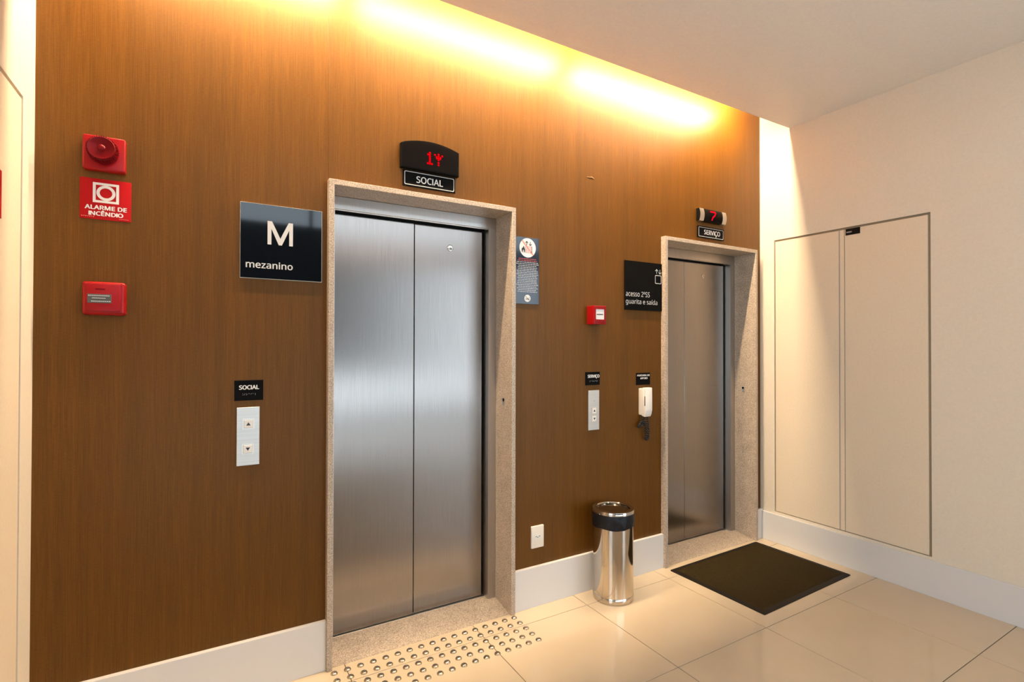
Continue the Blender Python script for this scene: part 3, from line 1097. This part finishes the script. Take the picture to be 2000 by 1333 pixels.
# small red call point
t, pl = plate_thing('fire_call_point', 1.8095, 1.8955, 1.4575, 1.5595, 0.060, M['red_plastic'], 'small boxy red call point with a white window near the notice', 'alarm', r=0.003, bev=0.002, part='housing')
obj('window_frame', frame_ring(NB(), rrect(1.8130, 1.8920, 1.475, 1.5545, 0.003, 3), rrect(1.8215, 1.8800, 1.4845, 1.5405, 0.003, 3), Y - 0.0595, Y - 0.0625), M['red_plastic'], t)
wp = obj('glass_label', box(NB(), 1.8215, 1.8800, Y - 0.0612, Y - 0.0590, 1.4845, 1.5405, 0.0004), M['white_print'], t)
bm = NB()
box(bm, 1.8265, 1.8720, Y - 0.0616, Y - 0.0611, 1.5095, 1.5140)
obj('strip', bm, M['black_print'], t)

# access sign tucked behind the service portal
t, pl = plate_thing('access_sign', 2.083, 2.3815, 1.550, 1.838, 0.008, M['black_matt'], 'square black sign reading acesso 2ºSS guarita e saída beside the granite portal', 'sign')
ya = Y - 0.0084
bm = NB()
add_text(bm, 'acesso 2ºSS', 2.0885, 2.2790, 1.6300, 1.6600, ya, 0.0)
add_text(bm, 'guarita e saída', 2.0885, 2.3420, 1.5780, 1.6160, ya, 0.0)
obj('lettering', bm, M['silver_print'], t)
bm = NB()
frame_ring(bm, rrect(2.3235, 2.3765, 1.7150, 1.7675, 0.008, 4), rrect(2.3275, 2.3725, 1.7190, 1.7635, 0.005, 4), ya, ya + 0.0006)
for ax_, s in ((2.3365, 1), (2.3640, -1)):
    zc_ = 1.7885
    bar(bm, (ax_, zc_ - 0.013), (ax_, zc_ + 0.013), 0.0036, ya)
    bar(bm, (ax_ - 0.0115, zc_ + s * 0.003), (ax_ + 0.001, zc_ + s * 0.0145), 0.0036, ya - 0.0001)
    bar(bm, (ax_ + 0.0115, zc_ + s * 0.003), (ax_ - 0.001, zc_ + s * 0.0145), 0.0036, ya - 0.0002)
obj('pictogram', bm, M['silver_print'], t)

# ------------------------------------------------------------------ intercom
t = thing('wall_intercom', (2.225, Y, 0.92), 'white wall intercom handset with a black coiled cord hanging below', 'intercom')
obj('base', rplate(NB(), 2.1975, 2.2505, 0.9330, 1.0900, 0.006, Y, Y - 0.021, 0.003), M['cream_plastic'], t, smooth=True)
hp = [(-0.0010, 0.9300), (-0.0010, 1.0890), (-0.0080, 1.0955), (-0.0380, 1.0955), (-0.0390, 0.9650), (-0.0330, 0.9400), (-0.0250, 0.9250)]
bm = prism(NB(), hp, 2.1990, 2.2490, 'x')
bmesh.ops.bevel(bm, geom=list(bm.edges), offset=0.003, segments=2, affect='EDGES', profile=0.5)
hd = obj('handset', bm, M['white_plastic'], t, smooth=True)
bm = NB()
box(bm, 2.1984, 2.1996, -0.0315, -0.0260, 0.990, 1.046)
obj('grip_slot', bm, M['black_plastic'], t)
bm = NB()
box(bm, 2.1985, 2.1995, -0.0295, -0.0280, 1.046, 1.085)
obj('side_groove', bm, M['groove_grey'], t)


def coil(path, turns, R, n_):
    pts = []
    P = [Vector(p) for p in path]

    def ev(u):
        f = u * (len(P) - 1)
        i = min(int(f), len(P) - 2)
        s = f - i
        p0, p1, p2, p3 = P[max(i - 1, 0)], P[i], P[i + 1], P[min(i + 2, len(P) - 1)]
        return 0.5 * ((2 * p1) + (p2 - p0) * s + (2 * p0 - 5 * p1 + 4 * p2 - p3) * s * s + (3 * p1 - p0 - 3 * p2 + p3) * s ** 3)
    for k in range(n_ + 1):
        u = k / n_
        p = ev(u)
        tg_ = (ev(min(1, u + 0.01)) - ev(max(0, u - 0.01))).normalized()
        a_ = tg_.cross(Vector((0, 1, 0.01))).normalized()
        b_ = tg_.cross(a_)
        an = 2 * PI * turns * u
        e = min(1, u * 12, (1 - u) * 12)
        pts.append(p + (a_ * math.cos(an) + b_ * math.sin(an)) * R * e)
    return pts


path = [(2.219, -0.012, 0.934), (2.210, -0.006, 0.905), (2.186, -0.002, 0.884), (2.182, 0.004, 0.866), (2.200, 0.000, 0.876), (2.215, -0.002, 0.893),
        (2.228, -0.004, 0.870), (2.232, -0.003, 0.825), (2.238, 0.000, 0.790), (2.251, -0.002, 0.800), (2.250, -0.004, 0.850), (2.240, -0.008, 0.900), (2.234, -0.012, 0.936)]
obj('cord', tube(NB(), coil(path, 44, 0.0062, 700), 0.0030, 6), M['cord'], t, smooth=True)

# ------------------------------------------------------------------ socket
t, pl = plate_thing('wall_socket', 1.4425, 1.5195, 0.2940, 0.4080, 0.008, M['cream_plastic'], 'white wall socket plate low on the laminate between the lifts', 'socket', r=0.004, bev=0.003)
hexa = [(1.4585, 0.352), (1.467, 0.3635), (1.495, 0.3635), (1.5035, 0.352), (1.495, 0.3405), (1.467, 0.3405)]
obj('socket_insert', prism(NB(), hexa, Y - 0.0072, Y - 0.0086), M['white_plastic'], t)
bm = NB()
for dx, dz_ in ((-0.0105, 0.001), (0.0, -0.0035), (0.0105, 0.001)):
    prism(bm, circle(1.481 + dx, 0.352 + dz_, 0.0026, 10), Y - 0.0084, Y - 0.0090)
obj('pin_holes', bm, M['black_plastic'], t)

# ------------------------------------------------------------------ bin
BX, BY = 1.878, -0.117
t = thing('trash_bin', (BX, BY, 0), 'tall polished steel bin with a black bag folded over its rim', 'bin')
c = (BX, BY, 0)
obj('body', lathe(NB(), [(0.100, 0.0), (0.1065, 0.002), (0.1075, 0.006), (0.1075, 0.030), (0.1062, 0.032), (0.1062, 0.034), (0.1060, 0.455), (0.1040, 0.455), (0.1040, 0.040), (0.0, 0.040)], c, 'z', 64), M['chrome'], t, smooth=True)
obj('rim_ring', lathe(NB(), [(0.0885, 0.468), (0.0870, 0.4745), (0.0900, 0.4790), (0.1000, 0.4795), (0.1090, 0.4765), (0.1115, 0.4705), (0.1115, 0.4600), (0.1095, 0.4585), (0.0890, 0.4620)], c, 'z', 64, closed=True), M['chrome'], t, smooth=True)
bm = NB()
nseg, nrow = 96, 9
rows = []
for j in range(nrow):
    v_ = j / (nrow - 1)
    ring = []
    for k in range(nseg):
        a_ = 2 * PI * k / nseg
        fold = noise.noise(Vector((math.cos(a_) * 3.5, math.sin(a_) * 3.5, v_ * 2.2))) * 0.0035 + noise.noise(Vector((math.cos(a_) * 10, math.sin(a_) * 10, v_ * 5 + 4))) * 0.0016
        r_ = 0.1105 + fold * (0.3 + v_) + 0.0018 * math.sin(v_ * PI)
        zz = 0.4605 - v_ * (0.075 + 0.008 * noise.noise(Vector((math.cos(a_) * 1.6, math.sin(a_) * 1.6, 9))))
        ring.append(bm.verts.new((BX + max(r_, 0.1075) * math.cos(a_), BY + max(r_, 0.1075) * math.sin(a_), zz)))
    rows.append(ring)
for A, B in zip(rows, rows[1:]):
    for k in range(nseg):
        bm.faces.new((A[k], A[(k + 1) % nseg], B[(k + 1) % nseg], B[k]))
lathe(bm, [(0.1100, 0.4605), (0.1040, 0.4590), (0.1000, 0.400), (0.0950, 0.16), (0.0, 0.13)], c, 'z', 48)
obj('bag', bm, M['bag'], t, smooth=True)
obj('swing_lid', lathe(NB(), [(0.0885, 0.4655), (0.0875, 0.4690), (0.0800, 0.4695), (0.0, 0.4700), (0.0, 0.4640)], c, 'z', 48), M['lid'], t, smooth=True)

# ------------------------------------------------------------------ mat
mc = Vector((2.8175, -0.337))
ang = math.radians(1.35)
t = thing('door_mat', (mc.x, mc.y, 0), 'dark olive floor mat with a black rubber border before the service lift', 'mat')
t.rotation_euler.z = ang


def local(bm_):
    return bmesh.ops.translate(bm_, verts=bm_.verts, vec=(mc.x, mc.y, 0)) or bm_


bm = prism(NB(), rrect(-0.426, 0.426, -0.299, 0.299, 0.006), 0.0002, 0.0045, 'z', 0.002)
local(bm)
obj('rubber_border', bm, M['rubber'], t)
bm = NB()
nx, ny = 116, 72
cx0, cx1, cy0, cy1 = -0.395, 0.402, -0.268, 0.276
grid = [[bm.verts.new((mc.x + cx0 + (cx1 - cx0) * i / nx, mc.y + cy0 + (cy1 - cy0) * j / ny,
                       0.0048 + (0.0026 + 0.0014 * noise.noise(Vector((i * 3.1, j * 2.7, 0)))) * (0 if i in (0, nx) or j in (0, ny) else 1))) for j in range(ny + 1)] for i in range(nx + 1)]
for i in range(nx):
    for j in range(ny):
        bm.faces.new((grid[i][j], grid[i + 1][j], grid[i + 1][j + 1], grid[i][j + 1]))
obj('carpet_top', bm, M['carpet'], t)

# ------------------------------------------------------------------ tactile studs: five rows of seventeen
ORD = ['first', 'second', 'third', 'fourth', 'fifth', 'sixth', 'seventh', 'eighth', 'ninth', 'tenth', 'eleventh', 'twelfth',
       'thirteenth', 'fourteenth', 'fifteenth', 'sixteenth', 'seventeenth']
bm = lathe(NB(), [(0.0145, 0.0), (0.0145, 0.0008), (0.0140, 0.0024), (0.0128, 0.0044), (0.0108, 0.0062), (0.0080, 0.0076), (0.0045, 0.0085), (0.0, 0.0088)], (0, 0, 0), 'z', 24)
proto = obj('tactile_stud', bm, M['stud'], smooth=True)
for rr in range(5):
    for cc_ in range(17):
        o = proto if rr == 0 and cc_ == 0 else proto.copy()
        if o is not proto:
            col.objects.link(o)
        o.location = (1.3095 - 0.0534 * cc_, -0.0380 - 0.0545 * rr, 0.0001)
        tag(o, 'polished steel dome stud, %s from the bin end, %s row out from the lift threshold' % (ORD[cc_], ORD[rr]), 'stud', 'tactile warning studs before the SOCIAL lift')
